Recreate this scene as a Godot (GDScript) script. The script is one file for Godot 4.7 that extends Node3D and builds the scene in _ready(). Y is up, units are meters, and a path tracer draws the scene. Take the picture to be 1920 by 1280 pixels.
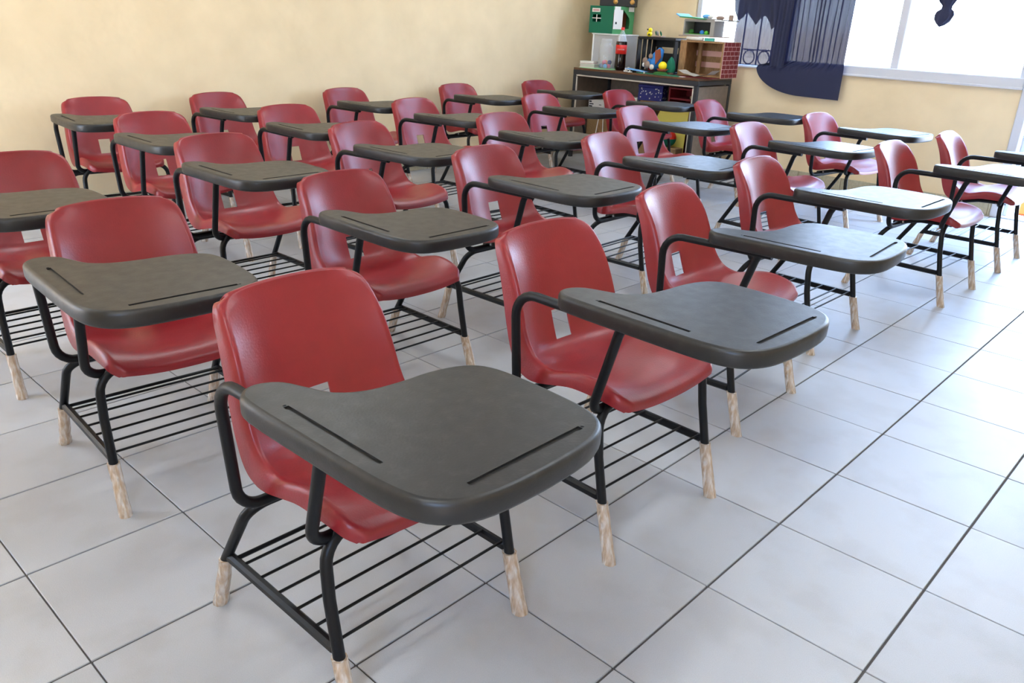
extends Node3D
# A classroom with rows of red tablet-arm chairs, a cluttered corner table and a bright window wall.

const TILE := 0.4
const WALL_L := -3.65      # inner face of the plain wall
const WALL_B := -6.49      # inner face of the window wall
const WALL_R := 4.6
const WALL_F := 2.3
const TOP := 2.9
const LAMP_ENERGY := 0.45
const H := 0.872           # table top

var M := {}
var used := {}


# ------------------------------------------------------------------ mesh helpers
func begin() -> SurfaceTool:
	var st := SurfaceTool.new()
	st.begin(Mesh.PRIMITIVE_TRIANGLES)
	return st

func tri(st: SurfaceTool, a: Vector3, b: Vector3, c: Vector3) -> void:   # counter-clockwise from outside
	st.add_vertex(a); st.add_vertex(c); st.add_vertex(b)

func quad(st: SurfaceTool, a: Vector3, b: Vector3, c: Vector3, d: Vector3) -> void:
	tri(st, a, b, c); tri(st, a, c, d)

func done(st: SurfaceTool) -> ArrayMesh:
	st.generate_normals()
	st.index()
	return st.commit()

# a box with chamfered edges, at any transform
func add_box(st: SurfaceTool, c: Vector3, s: Vector3, b := 0.0, t := Transform3D()) -> void:
	st.set_smooth_group(-1)
	var h := s / 2
	b = minf(b, 0.45 * minf(s.x, minf(s.y, s.z)))
	if b <= 0.0:
		var v := []
		for i in 8:
			v.append(t * (c + Vector3(h.x if i & 1 else -h.x, h.y if i & 2 else -h.y, h.z if i & 4 else -h.z)))
		for f in [[1, 3, 7, 5], [0, 4, 6, 2], [2, 6, 7, 3], [0, 1, 5, 4], [4, 5, 7, 6], [0, 2, 3, 1]]:
			quad(st, v[f[0]], v[f[1]], v[f[2]], v[f[3]])
		return
	# corner points: for each corner three vertices, one on each face
	var p := []
	for i in 8:
		var sg := Vector3(1 if i & 1 else -1, 1 if i & 2 else -1, 1 if i & 4 else -1)
		var row := []
		for a in 3:
			var q := h - Vector3(b, b, b)
			q[a] = h[a]
			row.append(t * (c + q * sg))
		p.append(row)
	for f in [[0, 1, 3, 7, 5], [0, 0, 4, 6, 2], [1, 2, 6, 7, 3], [1, 0, 1, 5, 4], [2, 4, 5, 7, 6], [2, 0, 2, 3, 1]]:
		quad(st, p[f[1]][f[0]], p[f[2]][f[0]], p[f[3]][f[0]], p[f[4]][f[0]])
	# edges along each axis
	for a in 3:
		var u := (a + 1) % 3
		var w := (a + 2) % 3
		for su in 2:
			for sw in 2:
				var lo := (su << u) | (sw << w)
				var hi := lo | (1 << a)
				edge(st, p[lo][u], p[hi][u], p[hi][w], p[lo][w], t * c)
	for i in 8:
		var n: Vector3 = (p[i][1] - p[i][0]).cross(p[i][2] - p[i][0])
		if n.dot(p[i][0] - t * c) > 0:
			tri(st, p[i][0], p[i][1], p[i][2])
		else:
			tri(st, p[i][0], p[i][2], p[i][1])

func edge(st: SurfaceTool, a: Vector3, b: Vector3, c: Vector3, d: Vector3, mid: Vector3) -> void:
	if (b - a).cross(c - a).dot(a - mid) > 0:
		quad(st, a, b, c, d)
	else:
		quad(st, a, d, c, b)

# polyline with rounded corners; each entry [point, corner radius]
func fillet(pts: Array, seg := 6) -> PackedVector3Array:
	var out := PackedVector3Array()
	for i in pts.size():
		var p: Vector3 = pts[i][0]
		var r: float = pts[i][1]
		if i == 0 or i == pts.size() - 1 or r <= 0.0:
			out.append(p)
			continue
		var a: Vector3 = (pts[i - 1][0] - p).normalized()
		var b: Vector3 = (pts[i + 1][0] - p).normalized()
		var ang := a.angle_to(b)
		var d := minf(r / tan(ang / 2), 0.48 * minf(p.distance_to(pts[i - 1][0]), p.distance_to(pts[i + 1][0])))
		var rr := d * tan(ang / 2)
		var c := p + (a + b).normalized() * (rr / sin(ang / 2))
		var va := p + a * d - c
		var vb := p + b * d - c
		for k in seg + 1:
			out.append(c + va.slerp(vb, float(k) / seg))
	return out

func add_tube(st: SurfaceTool, path: PackedVector3Array, r: float, sides := 12, r_end := -1.0) -> void:
	if r_end < 0.0:
		r_end = r
	var n := path.size()
	var tg := (path[1] - path[0]).normalized()
	var nx := tg.cross(Vector3.UP)
	if nx.length() < 0.1:
		nx = tg.cross(Vector3.RIGHT)
	nx = nx.normalized()
	var rings := []
	for i in n:
		var t := (path[mini(i + 1, n - 1)] - path[maxi(i - 1, 0)]).normalized()
		nx = (nx - t * nx.dot(t)).normalized()
		var ny := t.cross(nx)
		var ring := PackedVector3Array()
		var rad := lerpf(r, r_end, float(i) / (n - 1))
		for k in sides:
			var a := TAU * k / sides
			ring.append(path[i] + (nx * cos(a) + ny * sin(a)) * rad)
		rings.append(ring)
	st.set_smooth_group(1)
	for i in n - 1:
		for k in sides:
			var k2 := (k + 1) % sides
			quad(st, rings[i][k], rings[i][k2], rings[i + 1][k2], rings[i + 1][k])
	st.set_smooth_group(-1)
	for k in sides:
		var k2 := (k + 1) % sides
		tri(st, path[0], rings[0][k2], rings[0][k])
		tri(st, path[n - 1], rings[n - 1][k], rings[n - 1][k2])

# profile: Array of Vector2(radius, y), from bottom to top
func add_lathe(st: SurfaceTool, prof: Array, at := Vector3.ZERO, sides := 24, squash := Vector3.ONE, t := Transform3D()) -> void:
	st.set_smooth_group(1)
	for i in prof.size() - 1:
		var a: Vector2 = prof[i]
		var b: Vector2 = prof[i + 1]
		for k in sides:
			var q := []
			for e in [[a, k], [a, k + 1], [b, k + 1], [b, k]]:
				var ang: float = -TAU * (e[1] % sides) / sides
				q.append(t * (at + Vector3(e[0].x * cos(ang), e[0].y, e[0].x * sin(ang)) * squash))
			if a.x < 1e-6:
				tri(st, q[0], q[2], q[3])
			elif b.x < 1e-6:
				tri(st, q[0], q[1], q[2])
			else:
				quad(st, q[0], q[1], q[2], q[3])

# flat outline (x, z) pushed from y0 to y1
func add_prism(st: SurfaceTool, poly: PackedVector2Array, y0: float, y1: float, t := Transform3D()) -> void:
	st.set_smooth_group(-1)
	var pl := poly.duplicate()
	if not Geometry2D.is_polygon_clockwise(pl):
		pl.reverse()
	var idx := Geometry2D.triangulate_polygon(pl)
	for i in range(0, idx.size(), 3):
		flat_tri(st, pl[idx[i]], pl[idx[i + 1]], pl[idx[i + 2]], y1, true, t)
		flat_tri(st, pl[idx[i]], pl[idx[i + 1]], pl[idx[i + 2]], y0, false, t)
	var n := pl.size()
	var area := 0.0
	for i in n:
		area += pl[i].cross(pl[(i + 1) % n])
	for i in n:
		var a := pl[i]
		var b := pl[(i + 1) % n]
		if area > 0:
			var s := a
			a = b
			b = s
		quad(st, t * Vector3(a.x, y0, a.y), t * Vector3(b.x, y0, b.y), t * Vector3(b.x, y1, b.y), t * Vector3(a.x, y1, a.y))

func flat_tri(st: SurfaceTool, a: Vector2, b: Vector2, c: Vector2, y: float, up: bool, t := Transform3D()) -> void:
	var A := Vector3(a.x, y, a.y)
	var B := Vector3(b.x, y, b.y)
	var C := Vector3(c.x, y, c.y)
	if ((B - A).cross(C - A).y > 0) == up:
		tri(st, t * A, t * B, t * C)
	else:
		tri(st, t * A, t * C, t * B)

func catmull(p: Array, t: float) -> Variant:
	var n := p.size()
	var i := clampi(int(floor(t)), 0, n - 2)
	var f := t - i
	var a = p[maxi(i - 1, 0)]
	var b = p[i]
	var c = p[i + 1]
	var d = p[mini(i + 2, n - 1)]
	return 0.5 * (2.0 * b + (c - a) * f + (2.0 * a - 5.0 * b + 4.0 * c - d) * f * f + (3.0 * b - a - 3.0 * c + d) * f * f * f)


# ------------------------------------------------------------------ scene helpers
func numbered(called: String) -> String:
	var n: int = used.get(called, 0)
	used[called] = n + 1
	return called if n == 0 else "%s_%03d" % [called, n]

func thing(called: String, label: String, category: String, at := Vector3.ZERO, turn := 0.0, group := "") -> Node3D:
	var o := Node3D.new()
	o.name = numbered(called)
	add_child(o)
	o.position = at
	o.rotation.y = turn
	o.set_meta("label", label)
	o.set_meta("category", category)
	if group:
		o.set_meta("group", group)
	return o

func put(called: String, mesh: Mesh, m: Material, parent: Node3D, at := Vector3.ZERO) -> MeshInstance3D:
	var o := MeshInstance3D.new()
	o.name = called
	o.mesh = mesh
	o.material_override = m
	parent.add_child(o, true)
	o.position = at
	return o

func struct(called: String, mesh: Mesh, m: Material) -> MeshInstance3D:
	var o := put(called, mesh, m, self)
	o.set_meta("kind", "structure")
	return o

func part_box(called: String, c: Vector3, s: Vector3, m: Material, parent: Node3D, b := 0.002) -> MeshInstance3D:
	var st := begin()
	add_box(st, Vector3.ZERO, s, b)
	return put(called, done(st), m, parent, c)

func part_tube(called: String, pts: Array, r: float, m: Material, parent: Node3D, sides := 10) -> MeshInstance3D:
	var st := begin()
	add_tube(st, fillet(pts), r, sides)
	return put(called, done(st), m, parent)

func part_prism(called: String, poly: PackedVector2Array, y0: float, y1: float, m: Material, parent: Node3D, at := Vector3.ZERO, rot := Vector3.ZERO) -> MeshInstance3D:
	var st := begin()
	add_prism(st, poly, y0, y1)
	var o := put(called, done(st), m, parent, at)
	o.rotation = rot
	return o

func part_lathe(called: String, prof: Array, m: Material, parent: Node3D, at := Vector3.ZERO, sides := 20, squash := Vector3.ONE) -> MeshInstance3D:
	var st := begin()
	add_lathe(st, prof, Vector3.ZERO, sides, squash)
	return put(called, done(st), m, parent, at)

func ball(r: float, steps := 8) -> Array:
	var a := []
	for i in steps + 1:
		var f := -PI / 2 + PI * i / steps
		a.append(Vector2(maxf(r * cos(f), 0.0), r * sin(f)))
	return a


# ------------------------------------------------------------------ materials
func noise_tex(freq: float, lo: Color, hi: Color, seed_ := 1, kind := FastNoiseLite.TYPE_SIMPLEX_SMOOTH, size := 256, octaves := 3) -> NoiseTexture2D:
	var n := FastNoiseLite.new()
	n.seed = seed_
	n.noise_type = kind
	n.frequency = freq
	n.fractal_octaves = octaves
	var t := NoiseTexture2D.new()
	t.width = size
	t.height = size
	t.seamless = true
	t.noise = n
	var g := Gradient.new()
	g.set_color(0, lo)
	g.set_color(1, hi)
	t.color_ramp = g
	return t

func bump_tex(freq: float, strength: float, seed_ := 1, kind := FastNoiseLite.TYPE_SIMPLEX_SMOOTH, size := 256) -> NoiseTexture2D:
	var n := FastNoiseLite.new()
	n.seed = seed_
	n.noise_type = kind
	n.frequency = freq
	n.fractal_octaves = 2
	var t := NoiseTexture2D.new()
	t.width = size
	t.height = size
	t.seamless = true
	t.noise = n
	t.as_normal_map = true
	t.bump_strength = strength
	return t

func mat(c: Color, rough := 0.6, metal := 0.0) -> StandardMaterial3D:
	var m := StandardMaterial3D.new()
	m.albedo_color = c
	m.roughness = rough
	m.metallic = metal
	return m

func grain(m: StandardMaterial3D, tex: Texture2D, scale: float, world := false, bump: Texture2D = null, amount := 1.0) -> StandardMaterial3D:
	m.uv1_triplanar = true
	m.uv1_world_triplanar = world
	m.uv1_scale = Vector3.ONE * scale
	if tex:
		m.albedo_texture = tex
	if bump:
		m.normal_enabled = true
		m.normal_texture = bump
		m.normal_scale = amount
	return m

func scuff_tex() -> NoiseTexture2D:
	# dusty plastic: even ground with a few paler rubbed spots
	var t := noise_tex(0.018, Color(0.80, 0.79, 0.78), Color(1, 1, 1), 7, FastNoiseLite.TYPE_SIMPLEX_SMOOTH, 512, 5)
	t.color_ramp.offsets = PackedFloat32Array([0.0, 0.66, 0.80, 1.0])
	t.color_ramp.colors = PackedColorArray([Color(0.76, 0.75, 0.74), Color(0.86, 0.85, 0.84), Color(1, 0.99, 0.98), Color(1, 1, 1)])
	return t

func make_materials() -> void:
	var leather := bump_tex(0.12, 3.0, 5, FastNoiseLite.TYPE_CELLULAR)
	var fine := bump_tex(0.2, 2.0, 9)
	M.red = grain(mat(Color(0.555, 0.128, 0.150), 0.37), noise_tex(0.012, Color(0.94, 0.94, 0.95), Color(1, 1, 1), 4), 6.0, false, leather, 0.16)
	M.tablet = grain(mat(Color(0.170, 0.161, 0.154), 0.40), scuff_tex(), 3.0, false, fine, 0.05)
	M.tablet.metallic_specular = 0.5
	M.tablet.roughness = 0.46
	M.tablet.roughness_texture = noise_tex(0.012, Color(0.82, 0.82, 0.82), Color(1, 1, 1), 61, FastNoiseLite.TYPE_SIMPLEX_SMOOTH, 512, 5)
	M.steel = mat(Color(0.045, 0.045, 0.055), 0.42)
	M.steel.metallic_specular = 0.38
	M.bolt = mat(Color(0.7, 0.7, 0.7), 0.3, 1.0)
	M.wrap = grain(mat(Color(1, 1, 1), 0.4), noise_tex(0.03, Color(0.66, 0.54, 0.43), Color(0.82, 0.74, 0.66), 12, FastNoiseLite.TYPE_SIMPLEX_SMOOTH, 256, 4), 9.0, false, bump_tex(0.05, 8.0, 3), 0.8)
	var ramp: Gradient = M.wrap.albedo_texture.color_ramp
	ramp.offsets = PackedFloat32Array([0.15, 0.42, 0.58, 0.72])
	ramp.colors = PackedColorArray([Color(0.66, 0.55, 0.44), Color(0.74, 0.64, 0.54), Color(0.78, 0.71, 0.64), Color(0.84, 0.81, 0.78)])
	M.wrap.uv1_scale = Vector3(10, 2.2, 10)
	M.wrap.clearcoat_enabled = true
	M.wrap.clearcoat = 0.8
	M.wrap.clearcoat_roughness = 0.12
	var speck := noise_tex(0.35, Color(0.86, 0.85, 0.84), Color(1, 1, 1), 21, FastNoiseLite.TYPE_SIMPLEX, 512, 2)
	var smudge := noise_tex(0.015, Color(0.975, 0.968, 0.958), Color(1, 1, 1), 51, FastNoiseLite.TYPE_SIMPLEX_SMOOTH, 512, 5)
	smudge.color_ramp.offsets = PackedFloat32Array([0.2, 0.5])
	for i in 4:
		var k: float = [1.0, 0.975, 0.99, 0.96][i]
		M["tile%d" % i] = grain(mat(Color(0.765 * k, 0.768 * k, 0.782 * k), 0.42), speck, 3.3, true, bump_tex(0.3, 1.5, 31 + i), 0.10)
		var tm: StandardMaterial3D = M["tile%d" % i]
		tm.detail_enabled = true
		tm.detail_blend_mode = BaseMaterial3D.BLEND_MODE_MUL
		tm.detail_uv_layer = BaseMaterial3D.DETAIL_UV_2
		tm.detail_albedo = smudge
		tm.uv2_triplanar = true
		tm.uv2_world_triplanar = true
		tm.uv2_scale = Vector3.ONE * 0.55
	M.grout = mat(Color(0.33, 0.31, 0.30), 0.9)
	M.cream = grain(mat(Color(0.935, 0.842, 0.685), 0.75), noise_tex(0.01, Color(0.955, 0.95, 0.94), Color(1, 1, 1), 2, FastNoiseLite.TYPE_SIMPLEX_SMOOTH, 512, 4), 0.5, true, bump_tex(0.08, 2.0, 8), 0.12)
	M.skirting = grain(mat(Color(0.74, 0.70, 0.60), 0.4), noise_tex(0.05, Color(0.9, 0.9, 0.88), Color(1, 1, 1), 14), 3.0, true)
	M.ceiling = mat(Color(0.93, 0.92, 0.88), 0.9)
	M.alu = mat(Color(0.80, 0.80, 0.82), 0.4)
	M.glass = mat(Color(1, 1, 1, 0.06), 0.02)
	M.glass.transparency = BaseMaterial3D.TRANSPARENCY_ALPHA
	M.iron = mat(Color(0.03, 0.03, 0.035), 0.5)
	for e in [["curtain", 0.988, 0.20], ["curtain_thin", 0.974, 0.24]]:
		var cm: StandardMaterial3D = grain(mat(Color(0.17, 0.185, 0.30, e[1]), 0.8), noise_tex(0.3, Color(0.8, 0.8, 0.85), Color(1, 1, 1), 6), 8.0)
		cm.transparency = BaseMaterial3D.TRANSPARENCY_ALPHA
		cm.backlight_enabled = true
		cm.backlight = Color(e[2], e[2] * 1.15, e[2] * 1.7)
		M[e[0]] = cm
	M.concrete = mat(Color(0.72, 0.71, 0.69), 0.9)
	M.lamp_glow = mat(Color(0.95, 0.95, 0.93), 0.5)
	M.lamp_glow.emission_enabled = true
	M.lamp_glow.emission = Color(0.92, 0.97, 1.0)
	M.lamp_glow.emission_energy_multiplier = 0.8
	M.white = mat(Color(0.9, 0.9, 0.9), 0.5)
	M.wood = grain(mat(Color(1, 1, 1), 0.6), noise_tex(0.02, Color(0.52, 0.38, 0.24), Color(0.70, 0.54, 0.36), 17), 1.0)
	M.wood.uv1_scale = Vector3(10, 2, 10)
	M.brown_top = grain(mat(Color(0.42, 0.27, 0.17), 0.35), noise_tex(0.02, Color(0.8, 0.8, 0.8), Color(1, 1, 1), 19), 4.0)
	M.dark_frame = mat(Color(0.16, 0.165, 0.18), 0.5)
	M.light_edge = mat(Color(0.78, 0.74, 0.68), 0.5)
	M.taupe = grain(mat(Color(0.52, 0.45, 0.38), 0.7), noise_tex(0.02, Color(0.9, 0.9, 0.9), Color(1, 1, 1), 23), 3.0)
	M.green_dark = mat(Color(0.0, 0.42, 0.31), 0.6)
	M.green = mat(Color(0.27, 0.56, 0.34), 0.6)
	M.black_plastic = mat(Color(0.06, 0.06, 0.075), 0.45)
	M.chest = grain(mat(Color(0.11, 0.09, 0.085), 0.5), noise_tex(0.03, Color(0.7, 0.7, 0.7), Color(1, 1, 1), 29), 6.0)
	M.gold = mat(Color(0.78, 0.58, 0.30), 0.4, 0.6)
	M.red_label = mat(Color(0.85, 0.13, 0.08), 0.4)
	M.cola = mat(Color(0.10, 0.045, 0.035), 0.1)
	M.clear = mat(Color(0.9, 0.92, 0.95, 0.22), 0.12)
	M.clear.transparency = BaseMaterial3D.TRANSPARENCY_ALPHA
	M.milky = mat(Color(0.85, 0.85, 0.86, 0.45), 0.4)
	M.milky.transparency = BaseMaterial3D.TRANSPARENCY_ALPHA
	M.brick = grain(mat(Color(0.60, 0.20, 0.18), 0.8), noise_tex(0.1, Color(0.8, 0.8, 0.8), Color(1, 1, 1), 33), 6.0)
	M.mortar = mat(Color(0.90, 0.72, 0.68), 0.8)
	M.paper = mat(Color(0.90, 0.88, 0.85), 0.8)
	M.news = grain(mat(Color(0.86, 0.83, 0.78), 0.8), noise_tex(0.2, Color(0.75, 0.75, 0.75), Color(1, 1, 1), 37), 6.0)
	M.mint = mat(Color(0.62, 0.86, 0.64), 0.8)
	M.blue = mat(Color(0.18, 0.50, 0.80), 0.6)
	M.sky_blue = mat(Color(0.45, 0.68, 0.90), 0.7)
	M.navy = mat(Color(0.04, 0.06, 0.42), 0.6)
	M.yellow = mat(Color(0.98, 0.88, 0.08), 0.45)
	M.pale_yellow = mat(Color(0.86, 0.80, 0.38), 0.7)
	M.grey_foam = mat(Color(0.62, 0.60, 0.57), 0.85)
	M.clay = mat(Color(0.62, 0.52, 0.46), 0.85)
	M.rust = mat(Color(0.58, 0.30, 0.18), 0.8)
	M.leaf = mat(Color(0.05, 0.45, 0.33), 0.75)
	M.grass = mat(Color(0.16, 0.38, 0.12), 0.85)
	M.lime = mat(Color(0.35, 0.70, 0.22), 0.7)
	M.teal = mat(Color(0.30, 0.68, 0.62), 0.5)
	M.maroon = mat(Color(0.50, 0.09, 0.13), 0.5)
	M.cardboard = grain(mat(Color(0.62, 0.48, 0.32), 0.85), noise_tex(0.05, Color(0.88, 0.88, 0.88), Color(1, 1, 1), 41), 4.0)
	M.orange = mat(Color(0.90, 0.42, 0.14), 0.6)
	M.scarlet = mat(Color(0.80, 0.16, 0.08), 0.5)
	M.pink = mat(Color(0.82, 0.25, 0.42), 0.5)
	M.lilac = mat(Color(0.42, 0.38, 0.45), 0.5)


# ------------------------------------------------------------------ the chair
func shell_mesh() -> ArrayMesh:
	# rows from the top of the back to the front of the seat, as (z, y): centre line, rim line, skirt edge; and half width
	var cen := [Vector2(-.268, .758), Vector2(-.266, .746), Vector2(-.259, .720), Vector2(-.240, .660), Vector2(-.213, .590), Vector2(-.186, .520), Vector2(-.166, .462), Vector2(-.148, .425), Vector2(-.113, .406), Vector2(-.068, .400), Vector2(-.010, .401), Vector2(.060, .409), Vector2(.120, .418), Vector2(.180, .424), Vector2(.215, .421), Vector2(.236, .410)]
	var rim := [Vector2(-.262, .748), Vector2(-.250, .736), Vector2(-.224, .713), Vector2(-.181, .655), Vector2(-.150, .587), Vector2(-.127, .520), Vector2(-.104, .479), Vector2(-.076, .451), Vector2(-.045, .438), Vector2(-.012, .434), Vector2(.026, .444), Vector2(.075, .457), Vector2(.125, .460), Vector2(.180, .451), Vector2(.214, .437), Vector2(.232, .423)]
	var skirt := [Vector2(-.285, .726), Vector2(-.278, .730), Vector2(-.262, .706), Vector2(-.234, .650), Vector2(-.211, .584), Vector2(-.190, .516), Vector2(-.168, .452), Vector2(-.140, .404), Vector2(-.102, .383), Vector2(-.060, .382), Vector2(-.002, .396), Vector2(.060, .411), Vector2(.118, .414), Vector2(.174, .411), Vector2(.208, .404), Vector2(.226, .394)]
	var wid := [.146, .168, .182, .190, .195, .200, .203, .205, .206, .207, .208, .208, .208, .206, .201, .186]
	var last := 15.0
	var ta := 0.0
	var tb := 0.0
	var t := 0.0
	while t < last:
		var y: float = catmull(cen, t).y
		if ta == 0.0 and y < 0.516:
			ta = t
		if tb == 0.0 and y < 0.434:
			tb = t
			break
		t += 0.01
	var ts := []
	for i in 15:
		ts.append(ta * i / 15.0)
	for i in 6:
		ts.append(ta + (tb - ta) * i / 6.0)
	for i in 27:
		ts.append(tb + (last - tb) * i / 26.0)
	var us := [0.0, 0.08, 0.166, 0.28, 0.4, 0.52, 0.63, 0.73, 0.82, 0.89, 0.95, 1.0]
	var cols := []
	for i in range(us.size() - 1, 0, -1):
		cols.append(-us[i])
	cols.append_array(us)
	var P := []          # rows of points
	var hole := []
	var row_of := func(tt: float, dz: float, dy: float, dw: float) -> PackedVector3Array:
		var c: Vector2 = catmull(cen, tt)
		var r: Vector2 = catmull(rim, tt)
		var s: Vector2 = catmull(skirt, tt)
		var w: float = catmull(wid, tt) + dw
		c += Vector2(dz, dy)
		r += Vector2(dz, dy)
		var row := PackedVector3Array()
		var side := func(sg: float) -> PackedVector3Array:
			var e := PackedVector3Array()
			for k in [[0.006, 0.10], [0.010, 0.28], [0.0115, 0.6], [0.011, 1.0]]:
				var q: Vector2 = r.lerp(s, k[1])
				e.append(Vector3(sg * (w + k[0]), q.y, q.x))
			return e
		var left: PackedVector3Array = side.call(-1.0)
		left.reverse()
		row.append_array(left)
		for u in cols:
			var b: float = pow(absf(u), 2.4)
			var q: Vector2 = c.lerp(r, b)
			row.append(Vector3(u * w, q.y, q.x))
		row.append_array(side.call(1.0))
		return row
	P.append(row_of.call(0.0, -.0225, -.024, .006))
	P.append(row_of.call(0.0, -.019, -.008, .003))
	P.append(row_of.call(0.0, -.012, .001, .001))
	P.append(row_of.call(0.0, -.005, .003, .0))
	var first := P.size()
	for tt in ts:
		P.append(row_of.call(tt, 0.0, 0.0, 0.0))
	P.append(row_of.call(last, .006, -.005, -.003))
	P.append(row_of.call(last, .009, -.013, -.005))
	P.append(row_of.call(last, .008, -.026, -.006))
	var nr := P.size()
	var nc: int = P[0].size()
	var mid := 4 + us.size() - 1       # column of u = 0
	var is_hole := func(i: int, j: int) -> bool:
		return i >= first + 15 and i < first + 21 and j >= mid - 2 and j < mid + 2
	# normals, then the underside
	var Q := []
	for i in nr:
		var row := PackedVector3Array()
		for j in nc:
			var du: Vector3 = P[i][mini(j + 1, nc - 1)] - P[i][maxi(j - 1, 0)]
			var dv: Vector3 = P[mini(i + 1, nr - 1)][j] - P[maxi(i - 1, 0)][j]
			row.append(P[i][j] - dv.cross(du).normalized() * 0.0045)
		Q.append(row)
	var st := begin()
	for i in nr - 1:
		for j in nc - 1:
			if is_hole.call(i, j):
				continue
			st.set_smooth_group(1)
			quad(st, P[i][j], P[i + 1][j], P[i + 1][j + 1], P[i][j + 1])
			st.set_smooth_group(2)
			quad(st, Q[i][j], Q[i][j + 1], Q[i + 1][j + 1], Q[i + 1][j])
	st.set_smooth_group(-1)
	for i in nr - 1:
		quad(st, P[i][0], Q[i][0], Q[i + 1][0], P[i + 1][0])
		quad(st, P[i][nc - 1], P[i + 1][nc - 1], Q[i + 1][nc - 1], Q[i][nc - 1])
		for j in [mid - 2, mid + 2]:
			if i >= first + 15 and i < first + 21:
				if j < mid:
					quad(st, P[i][j], P[i + 1][j], Q[i + 1][j], Q[i][j])
				else:
					quad(st, P[i][j], Q[i][j], Q[i + 1][j], P[i + 1][j])
	for j in nc - 1:
		quad(st, P[0][j], P[0][j + 1], Q[0][j + 1], Q[0][j])
		quad(st, P[nr - 1][j], Q[nr - 1][j], Q[nr - 1][j + 1], P[nr - 1][j + 1])
	for j in range(mid - 2, mid + 2):
		var i0 := first + 15
		var i1 := first + 21
		quad(st, P[i0][j], Q[i0][j], Q[i0][j + 1], P[i0][j + 1])
		quad(st, P[i1][j], P[i1][j + 1], Q[i1][j + 1], Q[i1][j])
	return done(st)

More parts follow.
